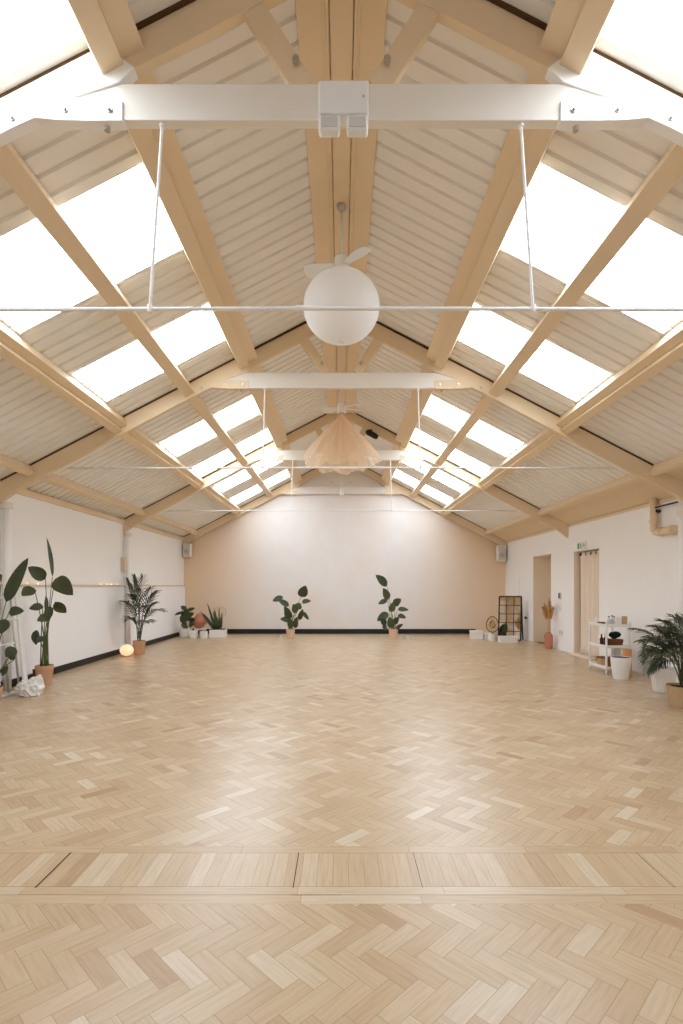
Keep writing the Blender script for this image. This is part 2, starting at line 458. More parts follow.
# beige liners of the two reveals
for nm, (a, b, t) in (('trim_1', D1), ('trim_2', D2)):
    bm = bmesh.new()
    box(bm, XR + .004, XR + th - .025, a, a + .012, 0.0, t - .001); box(bm, XR + .004, XR + th - .025, b - .012, b, 0.0, t - .001)
    box(bm, XR + .004, XR + th - .025, a + .012, b - .012, t - .014, t - .001)
    struct(nm, bm, M['recess'])
# left wall: proud lower lining and the ledge at eye height
struct('trim_3', new_box(XL, XL + 0.035, YF, YB, 0.0, 1.335), M['wallpanel'])
struct('trim_4', new_box(XL, XL + 0.06, YF, YB, 1.335, 1.362), M['ledge'], bevel=0.004)
struct('baseboard_left', new_box(XL + 0.035, XL + 0.053, 4.6, YB, 0.0, 0.10), M['skirt'])
struct('baseboard_back', new_box(XL + .053, 3.75, YB - 0.022, YB, 0.0, 0.135), M['skirt'])
struct('baseboard_right', new_box(XR - 0.014, XR, D2[1] + .02, D1[0] - .02, 0.0, 0.09), M['wall'])
# eaves boards closing wall to roof
struct('trim_5', new_box(XL - .02, XL + .03, YF, YB, wt - .07, wt + .02), M['beige'])
struct('trim_6', new_box(XR - .02, XR + .02, YF, YB, wtr - .04, wtr + .0), M['beige'])
bm = bmesh.new(); prism_y(bm, [(4.12, roof(4.12) - .012), (XR + .01, roof(XR + .01) - .012), (XR + .01, roof(XR + .01) - .03), (4.12, roof(4.12) - .03)], YF, YB - .002)
struct('trim_8', bm, M['beige'])

# ---- roof sheets: trapezoidal profile running up the slope
PITCH, RIBW, RIBD = 0.157, 0.030, 0.026
def profile(y0, y1):
    pts = []
    k = math.floor(y0 / PITCH) - 1
    br = []
    while k * PITCH < y1 + PITCH:
        c = k * PITCH
        br += [(c - RIBW / 2 - .006, 0), (c - RIBW / 2 + .002, RIBD), (c + RIBW / 2 - .002, RIBD), (c + RIBW / 2 + .006, 0)]
        k += 1
    def z(y):
        for (a, za), (b, zb) in zip(br, br[1:]):
            if a <= y <= b: return za + (zb - za) * (y - a) / (b - a)
        return 0
    return [(y0, z(y0))] + [p for p in br if y0 < p[0] < y1] + [(y1, z(y1))]

def sheet(bm, side, x0, x1, y0, y1, dz=0.0):
    pr = profile(y0, y1)
    nz = 1 / math.sqrt(1 + .52 ** 2)
    rows = []
    for x in (x0, x1):
        rows.append([bm.verts.new((side * x, y, roof(x) + z * nz + dz)) for y, z in pr])
    for i in range(len(pr) - 1):
        bm.faces.new((rows[0][i], rows[0][i + 1], rows[1][i + 1], rows[1][i]))

SX0, SX1 = 1.32, 2.80
strips = [(-2.4, -1.55), (1.95, 2.86), (3.72, 4.66), (5.56, 6.38), (8.24, 9.10), (9.98, 10.74), (11.74, 12.58), (13.48, 14.34)]  # first strip is unseen, added behind the camera to balance the light
for side, nm in ((-1, 'ceiling_left'), (1, 'ceiling_right')):
    bm = bmesh.new()
    xe = (-XL if side < 0 else XR) + 0.3
    sheet(bm, side, 0.02, SX0, YF, YB + .1); sheet(bm, side, SX1, xe, YF, YB + .1)
    y = YF
    for a, b in strips:
        sheet(bm, side, SX0, SX1, y, a); y = b
    sheet(bm, side, SX0, SX1, y, YB + .1)
    struct(nm, bm, M['sheet'])
wn = 1
for side in (-1, 1):
    for a, b in strips:
        bm = bmesh.new(); sheet(bm, side, SX0 - .03, SX1 + .03, a - .02, b + .02, 0.006)
        struct('window_%d' % wn, bm, M['sky']); wn += 1

# ---- ridge: central beam and side boards
def yspan(bm, x0, x1, z0, z1): box(bm, x0, x1, YF, YB, z0, z1)
rb = thing('ridge_beam', 'long warm timber ridge beam running down the centre of the roof peak', 'beam', (0, YB, 4.84))
bm = bmesh.new(); yspan(bm, -0.075, 0.075, 4.86, 4.98); obj('beam', bm, M['ridge'], rb, bevel=0.006)
for sg in (-1, 1):
    bm = bmesh.new(); yspan(bm, min(sg * .079, sg * .278), max(sg * .079, sg * .278), 4.842, 4.868); obj('side_board', bm, M['ridge'], rb, bevel=0.005)
    bm = bmesh.new(); yspan(bm, min(sg * .100, sg * .118), max(sg * .100, sg * .118), 4.832, 4.843); obj('bead', bm, M['ridge'], rb, bevel=0.005)

# ---- purlins
SL = math.atan(0.52)
def slope_pt(side, x, drop, y):
    """point 'drop' below the sheet, square to the slope"""
    return V((side * (x - drop * math.sin(SL)), y, roof(x) - drop * math.cos(SL)))
def purlin(side, x, w, d, double, label, w2=None):
    t = thing('purlin', label, 'purlin', slope_pt(side, x, d, 5.0))
    up = V((side * math.sin(SL), 0, math.cos(SL)))
    bm = bmesh.new()
    obox(bm, slope_pt(side, x, d / 2 + .004, YF), slope_pt(side, x, d / 2 + .004, YB - .005), w, d, up)
    obj('timber', bm, M['beige'], t, bevel=0.004)
    if double:
        bm = bmesh.new(); x2 = x - double
        d2 = d * 0.72
        obox(bm, slope_pt(side, x2, d2 / 2 + .004, YF), slope_pt(side, x2, d2 / 2 + .004, YB - .005), w2 or w * 0.9, d2, up)
        obj('packing_timber', bm, M['beige'], t, bevel=0.004)
for side, sn in ((-1, 'left'), (1, 'right')):
    purlin(side, 1.325, 0.13, 0.16, 0.122, 'double cream purlin edging the %s skylights on their ridge side' % sn, .14)
    purlin(side, 2.03, 0.14, 0.15, 0, 'single cream purlin crossing the middle of the %s skylights' % sn)
    purlin(side, 2.95, 0.10, 0.16, 0.086, 'double cream purlin edging the %s skylights on their eaves side' % sn)
    purlin(side, 4.06, 0.075, 0.13, 0, 'single cream purlin low on the roof just above the %s wall' % sn)

# ---- trusses
RD = 0.215
def truss(i, label, lower_lit, tie_mat, bar=True):
    y = T[i]; y1 = y + 0.06
    t = thing('roof_truss', label, 'roof truss', (0, y, 3.9))
    up_m = M['beige']; lo_m = M['skylitwhite'] if lower_lit else M['beige']
    top = 0.006
    for sg in (-1, 1):
        xe = (-XL if sg < 0 else XR)
        bm = bmesh.new()
        prism_y(bm, [(sg * 0.0, 5 - top), (sg * 1.31, roof(1.31) - top), (sg * 1.42, roof(1.42) - RD), (0.0, 5 - RD)], y + .006, y1 + .006)
        obj('upper_rafter', bm, up_m, t, bevel=0.003)
        bm = bmesh.new()
        pts = [(sg * 1.31, roof(1.31) - top), (sg * xe, roof(xe) - top), (sg * xe, roof(xe) - .29), (sg * (xe - .25), roof(xe - .25) - .235), (sg * 1.95, roof(1.95) - RD)]
        pts += [(sg * 1.80, roof(1.80) - RD + .002), (sg * 1.68, 3.905), (sg * 1.56, 3.892), (sg * 1.40, 3.888), (sg * 1.20, 3.888), (sg * 1.20, 3.995), (sg * 1.42, 4.00), (sg * 1.464, 4.02), (sg * 1.217, 4.098), (sg * 1.135, 4.18)]
        prism_y(bm, pts, y - .012, y1 - .006)
        obj('lower_rafter', bm, lo_m, t, bevel=0.003)
        bm = bmesh.new()
        if bar: obox(bm, (sg * .50, y + .04, 4.56), (sg * .205, y + .04, 4.10), 0.05, 0.125, V((sg * .54, 0, -.34)))
        if bar: obj('strut', bm, up_m, t, bevel=0.003)
        else: bm.free()
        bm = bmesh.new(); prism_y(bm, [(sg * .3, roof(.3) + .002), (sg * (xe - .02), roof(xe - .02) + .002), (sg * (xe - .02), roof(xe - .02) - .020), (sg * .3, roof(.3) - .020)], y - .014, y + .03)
        obj('gap_shade_strip', bm, M['gapshade'], t)  # painted shadow of the gap between rafter and roof sheet
        for bx, bz in ((1.27, 3.945), (1.51, 3.945), (1.80, 3.90)):
            bm = bmesh.new(); tube(bm, [(sg * bx, y - .011, bz), (sg * bx, y - .02, bz)], 0.017, 8); tube(bm, [(sg * bx, y - .02, bz), (sg * bx, y - .032, bz)], 0.009, 8)
            obj('bolt', bm, M['steel'], t)
        bm = bmesh.new(); tube(bm, [(sg * 1.30, y + .03, 3.889), (sg * 1.30, y + .03, 3.865)], 0.016, 8); obj('bolt', bm, M['steel'], t)
        bm = bmesh.new(); tube(bm, [(sg * .25, y + .0, 4.22), (sg * .25, y - .025, 4.22)], 0.02, 8); obj('bolt', bm, M['steel'], t)
    bm = bmesh.new(); prism_y(bm, [(-1.52, 3.9), (1.52, 3.9), (1.50, 4.03), (1.20, 4.10), (-1.20, 4.10), (-1.50, 4.03)], y, y1 - .002)
    obj('tie_beam', bm, tie_mat, t, bevel=0.004)
    if bar:
        zb = 2.87; r = 0.011
        bm = bmesh.new(); xe = 3.55
        tube(bm, [(-xe, y + .03, zb), (0, y + .03, zb + .01), (xe, y + .03, zb)], r, 10)
        obj('tie_rod', bm, M['whitesteel'], t, smooth=True)
        sp = 0.068 if i == 0 else 0.03
        for sg in (-1, 1):
            bm = bmesh.new(); tube(bm, [(sg * .995, y + .03, 3.902), (sg * (.995 + sp), y + .03, zb + .01)], 0.009, 8)
            tube(bm, [(sg * (.995 + sp), y + .03, zb + .03), (sg * (.995 + sp), y + .03, zb - .012)], 0.015, 10)
            tube(bm, [(sg * .995, y + .03, 3.905), (sg * .995, y + .03, 3.885)], 0.018, 10)
            obj('hanger_rod', bm, M['whitesteel'], t, smooth=False)
    return t
tt = truss(0, 'nearest roof truss, white tie beam carrying the twin-spot light box', True, M['white'])
bm = bmesh.new(); tube(bm, [(-.25, T[0] + .03, 2.8795), (-.21, T[0] + .03, 2.8795)], .017, 10); obj('coupler', bm, M['whitesteel'], tt)
truss(1, 'second roof truss from the camera, just beyond the white globe lantern', False, M['white'])
truss(2, 'third roof truss from the camera, behind the peach gauze canopy', False, M['white'])
truss(3, 'farthest roof truss, set against the back wall', False, M['plaster'], bar=False)

# ================================================================== ROOF FITTINGS
# twin-spot emergency light
y0 = T[0] - .012
t = thing('emergency_light', 'white twin-spot emergency light box on the nearest tie beam', 'light', (0.01, y0, 3.955))
t.location = (0.01, y0, 3.955)
bm = bmesh.new(); box(bm, -.125, .145, y0 - .075, y0 + .011, 3.862, 4.042); obj('housing', bm, M['plastic'], t, bevel=0.012, segs=3)
for cx in (-.065, .085):
    bm = bmesh.new(); box(bm, cx - .058, cx + .058, y0 - .085, y0 - .02, 3.768, 3.852); o = obj('lamp_head', bm, M['plastic'], t, bevel=0.016, segs=3)
    bm = bmesh.new(); box(bm, cx - .045, cx + .045, y0 - .09, y0 - .083, 3.780, 3.834); obj('lens', bm, M['greyplastic'], o, bevel=0.004)
    bm = bmesh.new(); tube(bm, [(cx, y0 - .05, 3.845), (cx, y0 - .05, 3.868)], .02, 12); obj('swivel', bm, M['greyplastic'], t)
bm = bmesh.new(); ball(bm, (.118, y0 - .076, 3.952), .008); obj('indicator', bm, M['greyplastic'], t)

def ceiling_fan(y, label, angs, rad=.36):
    t = thing('ceiling_fan', label, 'ceiling fan', (0, y, 4.86))
    bm = bmesh.new(); lathe(bm, [(0, 0), (.045, 0), (.04, -.03), (.022, -.05), (0, -.05)], (0, y, 4.86), 20); obj('ceiling_cup', bm, M['steel'], t, smooth=False)
    bm = bmesh.new(); tube(bm, [(0, y, 4.82), (0, y, 4.36)], .012, 12); obj('downrod', bm, M['fanwhite'], t, smooth=True)
    bm = bmesh.new(); lathe(bm, [(0, .08), (.055, .08), (.066, .07), (.078, -.06), (.07, -.09), (0, -.09)], (0, y, 4.30), 28); obj('motor_housing', bm, M['fanwhite'], t, smooth=False, bevel=.006)
    for a in angs:
        a = math.radians(a); d = V((math.cos(a), math.sin(a), 0)); s = V((-d.y, d.x, 0.25)).normalized()
        bm = bmesh.new()
        c0 = V((0, y, 4.30)); ws = ((.07, .045), (.13, .055), (.22, .075), (.30, .08), (.345, .068), (.36, .04))
        up = []; lo = []
        for r, w in ws:
            p = c0 + d * (r * rad / .36)
            up.append((bm.verts.new(p - s * w + V((0, 0, .004))), bm.verts.new(p + s * w + V((0, 0, .004)))))
            lo.append((bm.verts.new(p - s * w - V((0, 0, .004))), bm.verts.new(p + s * w - V((0, 0, .004)))))
        for k in range(len(ws) - 1):
            bm.faces.new((up[k][0], up[k][1], up[k + 1][1], up[k + 1][0])); bm.faces.new((lo[k][1], lo[k][0], lo[k + 1][0], lo[k + 1][1]))
            bm.faces.new((up[k][0], up[k + 1][0], lo[k + 1][0], lo[k][0])); bm.faces.new((up[k + 1][1], up[k][1], lo[k][1], lo[k + 1][1]))
        bm.faces.new((up[-1][0], up[-1][1], lo[-1][1], lo[-1][0])); bm.faces.new((up[0][1], up[0][0], lo[0][0], lo[0][1]))
        obj('blade', bm, M['fanwhite'], t)
ceiling_fan(4.95, 'white ceiling fan on a rod directly above the round globe lantern', (165, -50, 60))
ceiling_fan(8.89, 'white ceiling fan at the top of the peach gauze canopy', (-35, 25, 150))

# globe lantern
t = thing('globe_lantern', 'big round white paper globe lantern hanging under the nearer fan', 'lantern', (0, 4.95, 3.92))
bm = bmesh.new(); R = .352; prof = []
for i in range(1, 48):
    a = -PI / 2 + PI * i / 48
    prof.append((R * math.cos(a) * (1 + .004 * (1 if i % 2 else -1)), R * 0.91 * math.sin(a)))
lathe(bm, prof, (0, 4.95, 3.92), 48)
obj('shade', bm, M['globe'], t, smooth=True)
bm = bmesh.new(); lathe(bm, [(.0, -.326), (.03, -.326), (.03, -.312), (0, -.312)], (0, 4.95, 3.92), 20); obj('ring', bm, M['whitesteel'], t)
bm = bmesh.new(); tube(bm, [(0, 4.95, 4.212), (0, 4.95, 3.98)], .004, 6); ball(bm, (0, 4.95, 3.95), .04); obj('bulb_holder', bm, M['whitesteel'], t)

# peach gauze canopy
t = thing('gauze_canopy', 'peach gauze drape gathered into a tent shape under the farther fan', 'canopy', (0, 8.89, 4.2))
def drape(nf, ph, r0, zt, zb, flare, sag):
    bm = bmesh.new(); n, m = 96, 18; rows = []
    for j in range(m + 1):
        s = j / m; row = []
        for k in range(n):
            a = 2 * PI * k / n
            r = .035 + r0 * (.45 * s + .55 * (s * s * (3 - 2 * s))) * flare
            fold = (.15 * (1 - s) + .05) * math.cos(nf * a + ph) + .03 * math.cos(2.7 * nf * a)
            rr = r * (1 + fold * min(1, s * 4))
            z = zt + (zb - zt) * (s ** 1.02) + (sag * math.cos(6 * a + ph) * s ** 3)
            row.append(bm.verts.new((rr * math.cos(a), 8.89 + rr * math.sin(a), z)))
        rows.append(row)
    for a, b in zip(rows, rows[1:]):
        for k in range(n): bm.faces.new((a[k], a[(k + 1) % n], b[(k + 1) % n], b[k]))
    return bm
obj('outer_drape', drape(11, .4, .58, 4.205, 3.40, 1.0, .02), M['gauze'], t, smooth=True)
obj('inner_drape', drape(7, 1.2, .40, 4.20, 3.30, .95, .03), M['gauze'], t, smooth=True)
bm = bmesh.new(); tube(bm, [(.0, 8.89, 4.18), (0, 8.89, 4.211)], .05, 14); obj('gather_band', bm, M['gauze'], t)
# small pendant bulb near the back
t = thing('pendant_light', 'tiny pale pendant bulb on a thin cord before the back wall', 'light', (0, 12.9, 4.86))
bm = bmesh.new(); tube(bm, [(0, 12.9, 4.86), (0, 12.9, 3.70)], .006, 6); obj('cord', bm, M['whitesteel'], t)
bm = bmesh.new(); lathe(bm, [(0, .14), (.02, .14), (.024, .06), (.05, 0), (.045, -.045), (0, -.07)], (0, 12.9, 3.58), 16); obj('bulb', bm, M['plastic'], t, smooth=True)
# black spot lamp clamped to the third truss
t = thing('clamp_spotlight', 'small black spotlight clamped to a rafter right of the gauze canopy', 'light', (.60, T[2], 4.45))
yy = T[2] - .05
bm = bmesh.new(); tube(bm, [(.50, yy - .03, 4.46), (.53, yy - .04, 4.44), (.70, yy - .07, 4.335), (.73, yy - .07, 4.32)], [.03, .06, .055, .03], 14); obj('lamp_head', bm, M['black'], t)
bm = bmesh.new(); box(bm, .56, .62, yy - .02, yy + .056, 4.40, 4.50); obj('clamp', bm, M['black'], t, bevel=.004)

# ================================================================== WALL FITTINGS
def pipe_column(x, y, zt, label, bracket=True):
    t = thing('drain_pipe', label, 'pipe', (x, y, 0))
    bm = bmesh.new(); tube(bm, [(x, y, 0.0), (x, y, zt)], .05, 18); obj('pipe', bm, M['wall'], t, smooth=True)
    bm = bmesh.new(); tube(bm, [(x, y, zt - .02), (x, y, zt - .10)], .068, 18); obj('collar', bm, M['white'], t, smooth=False)
    return t
pipe_column(XL + .09, T[1] + .01, 2.44, 'cream drain pipe on left wall at the left frame edge, under second truss')
t3 = pipe_column(XL + .09, T[2] + .0, 2.44, 'cream drain pipe on left wall above the kentia palm')
pipe_column(XR - .18, T[1] + .01, 2.35, 'cream drain pipe down the right wall at right frame edge')
t = tag(obj('junction_box', new_box(XL, XL + .09, T[2] - .16, T[2] - .055, 1.64, 1.91), M['ledge'], bevel=.008), 'tan narrow box on the left wall by the drain pipe above the kentia palm', 'junction box')

def speaker(x, z, w, h, label, face):
    t = thing('wall_speaker', label, 'speaker', (x, YB, z))
    d = .2
    bm = bmesh.new(); box(bm, x - w / 2, x + w / 2, YB - d - .06, YB - .06, z - h / 2, z + h / 2); obj('cabinet', bm, M['plastic'], t, bevel=.02, segs=3)
    bm = bmesh.new(); box(bm, x - w * .42, x + w * .42, YB - d - .068, YB - d - .058, z - h * .44, z + h * .44); obj('grille', bm, M['greyplastic'], t, bevel=.004)
    bm = bmesh.new(); lathe(bm, [(0, 0), (w * .26, 0), (w * .3, .006), (w * .3, .012), (0, .012)], (0, 0, 0), 20)
    bmesh.ops.transform(bm, matrix=Matrix.Translation((x, YB - d - .066, z - h * .1)) @ Matrix.Rotation(PI / 2, 4, 'X'), verts=bm.verts); obj('cone', bm, M['steel'], t)
    bm = bmesh.new(); box(bm, x - .03, x + .03, YB - .062, YB, z - .08, z + .08); obj('bracket', bm, M['plastic'], t)
speaker(-4.27, 2.33, .21, .36, 'small white speaker high in the back left corner', -1)
speaker(4.42, 2.24, .23, .44, 'white speaker high in the back right corner', 1)

# exit sign above the curtained doorway
t = thing('exit_sign', 'small pale green exit sign above the curtained doorway', 'sign', (XR, 10.2, 2.0280))
bm = bmesh.new(); box(bm, XR - .025, XR, 10.02, 10.40, 2.0380, 2.1780); obj('plate', bm, M['plastic'], t, bevel=.003)
bm = bmesh.new(); box(bm, XR - .028, XR - .024, 10.03, 10.39, 2.0480, 2.1680); obj('panel', bm, M['signpale'], t)
bm = bmesh.new()
def flat(pts):
    vs = [bm.verts.new((XR - .0285, y, z)) for y, z in pts]; f = bm.faces.new(vs)
    e = bmesh.ops.extrude_face_region(bm, geom=[f]); bmesh.ops.translate(bm, vec=(-.0015, 0, 0), verts=[v for v in e['geom'] if isinstance(v, bmesh.types.BMVert)])
flat([(10.36, 2.0580), (10.28, 2.0580), (10.28, 2.1580), (10.36, 2.1580)])
flat([(10.24, 2.1330), (10.22, 2.1430), (10.20, 2.1330), (10.205, 2.1080), (10.19, 2.0680), (10.20, 2.0630), (10.22, 2.0930), (10.24, 2.0680), (10.255, 2.0730), (10.23, 2.1080)])
flat([(10.16, 2.1010), (10.10, 2.1010), (10.10, 2.0830), (10.05, 2.1080), (10.10, 2.1330), (10.10, 2.1150), (10.16, 2.1150)])
obj('pictogram', bm, M['green'], t)

# thermostat, switch, socket, cable
t = thing('wall_control', 'small dark wall control between the two doorways', 'switch', (XR, 11.24, 1.1))
obj('body', new_box(XR - .03, XR, 11.19, 11.29, 1.06, 1.20), M['greyplastic'], t, bevel=.006); obj('display', new_box(XR - .034, XR - .029, 11.205, 11.275, 1.085, 1.19), M['black'], t)
t = thing('light_switch', 'white light switch below the small dark wall control', 'switch', (XR, 11.2, .9))
obj('plate', new_box(XR - .012, XR, 11.15, 11.27, .84, .96), M['plastic'], t, bevel=.003); obj('rocker', new_box(XR - .018, XR - .011, 11.19, 11.23, .87, .93), M['plastic'], t)
t = thing('power_socket', 'white double socket low on the wall between the doorways', 'socket', (XR, 11.2, .36))
obj('plate', new_box(XR - .012, XR, 11.10, 11.30, .30, .42), M['plastic'], t, bevel=.003)
for yy in (11.15, 11.25): obj('outlet', new_box(XR - .016, XR - .011, yy - .025, yy + .025, .34, .40), M['greyplastic'], t)
t = thing('power_cable', 'thin dark cable hanging from a wall plug beside the black grid mirror', 'cable', (XR, 13.3, .5))
obj('plug', new_box(XR - .04, XR, 13.27, 13.35, .52, .58), M['black'], t, bevel=.006)
bm = bmesh.new(); tube(bm, bez((XR - .03, 13.30, .53), (XR - .05, 13.25, .2), (XR - .03, 13.45, .02)), .007, 6); obj('cord', bm, M['greyplastic'], t)
# access hatch near the corner
t = thing('wall_hatch', 'faint cream hatch panel in the right wall above the mirror', 'hatch', (XR, 14.1, 1.2))
obj('frame', new_box(XR - .012, XR, 13.82, 14.42, .72, 1.56), M['wall'], t, bevel=.003); obj('panel', new_box(XR - .018, XR - .010, 13.87, 14.37, .77, 1.51), M['wall'], t, bevel=.003)
# ventilation pipe on the right wall
t = thing('vent_pipe', 'beige elbow pipe high on the right wall near the frame edge', 'pipe', (XR, 7.7, 2.1))
bm = bmesh.new(); x = XR - .08; pts = [(x, 7.75, 2.60), (x, 7.75, 2.22)] + bez((x, 7.75, 2.22), (x, 7.75, 2.11), (x, 7.63, 2.11), 6)[1:] + [(x, 7.15, 2.11)]
tube(bm, pts, .05, 14); obj('pipe', bm, M['beige'], t, smooth=True)
for (a, b) in (((x, 7.75, 2.24), (x, 7.75, 2.30)), ((x, 7.60, 2.11), (x, 7.54, 2.11)), ((x, 7.34, 2.11), (x, 7.29, 2.11))):
    bm = bmesh.new(); tube(bm, [a, b], .06, 14); obj('collar', bm, M['beige'], t)
bm = bmesh.new(); tube(bm, [(x, 7.72, 2.47), (x, 7.2, 2.47)], .012, 8); obj('conduit', bm, M['black'], t)
bm = bmesh.new(); box(bm, x, XR, 7.70, 7.80, 2.40, 2.44); obj('clip', bm, M['black'], t)

# curtain with rod in the second doorway
t = thing('doorway_curtain', 'pale beige curtain hanging in the right-hand doorway on a dark rod', 'curtain', (XR + .11, 10.05, 0))
bm = bmesh.new(); tube(bm, [(XR + .11, D2[0] + .013, 1.96), (XR + .11, D2[1] - .013, 1.96)], .012, 10); obj('rod', bm, M['black'], t, smooth=True)
bm = bmesh.new(); n, m = 150, 16; rows = []
for j in range(m + 1):
    s = j / m; row = []
    for k in range(n + 1):
        u = k / n; y = D2[0] + .04 + (D2[1] - D2[0] - .10) * u
        amp = .046 + .012 * s
        xx = XR + .11 + amp * math.sin(u * PI * 2 * 4.5) + .008 * math.sin(u * 31 + s * 3)
        row.append(bm.verts.new((xx - .05 * max(0, s - .93) * 10 * .3, y, 1.995 - 1.965 * s)))
    rows.append(row)
for a, b in zip(rows, rows[1:]):
    for k in range(n): bm.faces.new((a[k], a[k + 1], b[k + 1], b[k]))
o = obj('cloth', bm, M['curtain'], t, smooth=True); sd = o.modifiers.new('solid', 'SOLIDIFY'); sd.thickness = .003
for k in range(5):
    y = D2[0] + .04 + (D2[1] - D2[0] - .10) * (k + .5) / 4.5
    if y > D2[1] - .06: break
    bm = bmesh.new(); ring = [(XR + .11 + .0, y + .026 * math.cos(a), 1.96 + .026 * math.sin(a)) for a in [2 * PI * q / 12 for q in range(13)]]
    tube(bm, ring, .007, 6, cap=False); obj('eyelet', bm, M['black'], t)
tag(obj('door_mat', new_box(XR - .12, XR + .30, D2[0] + .25, D2[1] - .02, 0.0, .012), M['curtain'], bevel=.004), 'flat pale mat lying on the floor in the curtained doorway', 'mat')

# string lights on the left ledge
t = thing('string_lights', 'string of warm fairy lights lying along the left wall ledge', 'string lights', (XL + .03, 8.5, 1.362))
pts = []; bl = []
rg = random.Random(5)
for i in range(60):
    y = 6.95 + i * .063
    pts.append((XL + .03 + .012 * math.sin(i * 1.3), y, 1.368 + .006 * abs(math.sin(i * .9))))
    if i % 4 == 0 and (i < 14 or i > 40): bl.append((XL + .03 + rg.uniform(-.015, .02), y, 1.376))
bm = bmesh.new(); tube(bm, pts, .002, 5); obj('wire', bm, M['ledge'], t)
for p in bl:
    bm = bmesh.new(); ball(bm, p, .0075, u=8, v=6); obj('bulb', bm, M['bulb'], t)

# ================================================================== PLANTS AND FLOOR OBJECTS
CAMPOS = V((0, 0, EYE))
def px_leaf_plant(name, label, cat, base, leaves, pot_args, m_leaf, group=None, stem_m=None):
    """leaves: (bx,by,tx,ty,width px, depth offset base, depth offset tip, facing yaw)"""
    t = thing(name, label, cat, base, group)
    pot(t, base, *pot_args)
    d = base[1]; h = pot_args[2]
    for i, (bx, by, tx, ty, w, o0, o1, ny) in enumerate(leaves):
        b = P(bx, by, d + o0); e = P(tx, ty, d + o1)
        ww = w * d / F
        nrm = V((math.sin(ny), -math.cos(ny), .35))
        # petiole from the soil to the blade
        r0 = V((base[0] + .045 * math.sin(i * 2.4), base[1] + .045 * math.cos(i * 2.4), base[2] + h * .9))
        mid = r0.lerp(b, .55); mid.x = r0.x + (b.x - r0.x) * .25; mid.y = r0.y + (b.y - r0.y) * .35
        bm = bmesh.new(); tube(bm, bez(r0, mid, b, 8), [.0085 - .0005 * k for k in range(9)], 6); obj('stem', bm, stem_m or M['stem'], t, smooth=True)
        bm = bmesh.new(); leaf(bm, b, e, ww, nrm, .14 if i % 2 else .06); obj('leaf', bm, m_leaf if not isinstance(m_leaf, list) else m_leaf[i % len(m_leaf)], t, smooth=True)
    return t

# tall bird of paradise by the ladder rack
bA = (-4.02, 7.24, 0.0)
px_leaf_plant('bird_of_paradise', 'tall bird-of-paradise plant in a terracotta pot against the left wall', 'potted plant', bA, [
    (52.4, 577, 46.5, 537, 5, 0, .1, 1.2), (55, 579, 73, 595, 17, -.05, -.2, .2), (55, 602, 66, 613, 12, 0, .1, -.3),
    (45.5, 579, 28, 567, 13, 0, -.15, .3), (45.7, 612, 45.8, 595, 5, .1, .1, 1.2), (50, 616, 37, 621, 9, -.1, -.2, .2),
    (36, 630, 36.5, 645, 9, -.1, -.15, -.2), (43, 606, 29, 609, 8, -.1, -.2, .2), (34, 588, 22, 596, 12, -.05, -.2, .3), (45, 637, 36, 643, 7, -.1, -.2, .1),
    (50, 606, 47, 622, 8, -.1, -.16, .4)],
    (.115, .085, .27, M['terracotta'], 'pot', .012), [M['leaf'], M['leaf'], M['leafmid']])
bB = (-4.02, 6.12, 0.0)
px_leaf_plant('rubber_plant', 'dark leafy plant in a terracotta pot at the far left frame edge', 'potted plant', bB, [
    (6, 602, 28, 558, 13, 0, .0, .25), (9, 612, 24, 611, 10, -.05, -.05, .1), (5, 619, 1, 634, 13, -.05, -.1, .2), (16, 648, 6, 657, 12, 0, -.05, .3),
    (-4, 590, -14, 560, 12, 0, 0, .2), (8, 666, 2, 676, 6, 0, 0, .1), (-6, 620, -18, 640, 12, 0, .1, .1), (14, 660, 9, 652, 6, 0, 0, .4), (2, 575, -8, 585, 12, 0, .1, .4)],
    (.13, .10, .18, M['terracotta'], 'pot', .012), [M['leaf']])

# white ladder rack between them
t = thing('ladder_rack', 'white metal ladder rack leaning on the left wall behind the dark leafy plant', 'rack', (-4.12, 6.8, 0))
def rackpt(y, z): return V((-4.07 - .12 * (z / 1.25), y, z))
bm = bmesh.new(); obox(bm, rackpt(6.9, 0.012), rackpt(6.9, 1.26), .085, .03, V((1, 0, 0))); obj('post', bm, M['whitesteel'], t, bevel=.008)
bm = bmesh.new(); obox(bm, rackpt(6.35, 0.012), rackpt(6.35, 1.26), .085, .03, V((1, 0, 0))); obj('post', bm, M['whitesteel'], t, bevel=.008)
for y in (6.55, 6.76):
    bm = bmesh.new(); tube(bm, [rackpt(y, .03), rackpt(y, 1.18)], .013, 8); obj('upright', bm, M['steel'], t, smooth=True)
for z in (.62, .92, 1.2):
    bm = bmesh.new(); tube(bm, [rackpt(6.35, z), rackpt(6.9, z)], .01, 8); obj('rung', bm, M['whitesteel'], t, smooth=True)
bm = bmesh.new(); obox(bm, (-4.07, 6.3, .018), (-4.07, 6.94, .018), .06, .03); obj('foot_bar', bm, M['greyplastic'], t, bevel=.004)
t = thing('wicker_pot', 'small brown wicker pot half hidden behind the white rack', 'pot', (-4.20, 7.42, 0))
pot(t, (-4.20, 7.42, 0), .075, .065, .19, M['brown'])

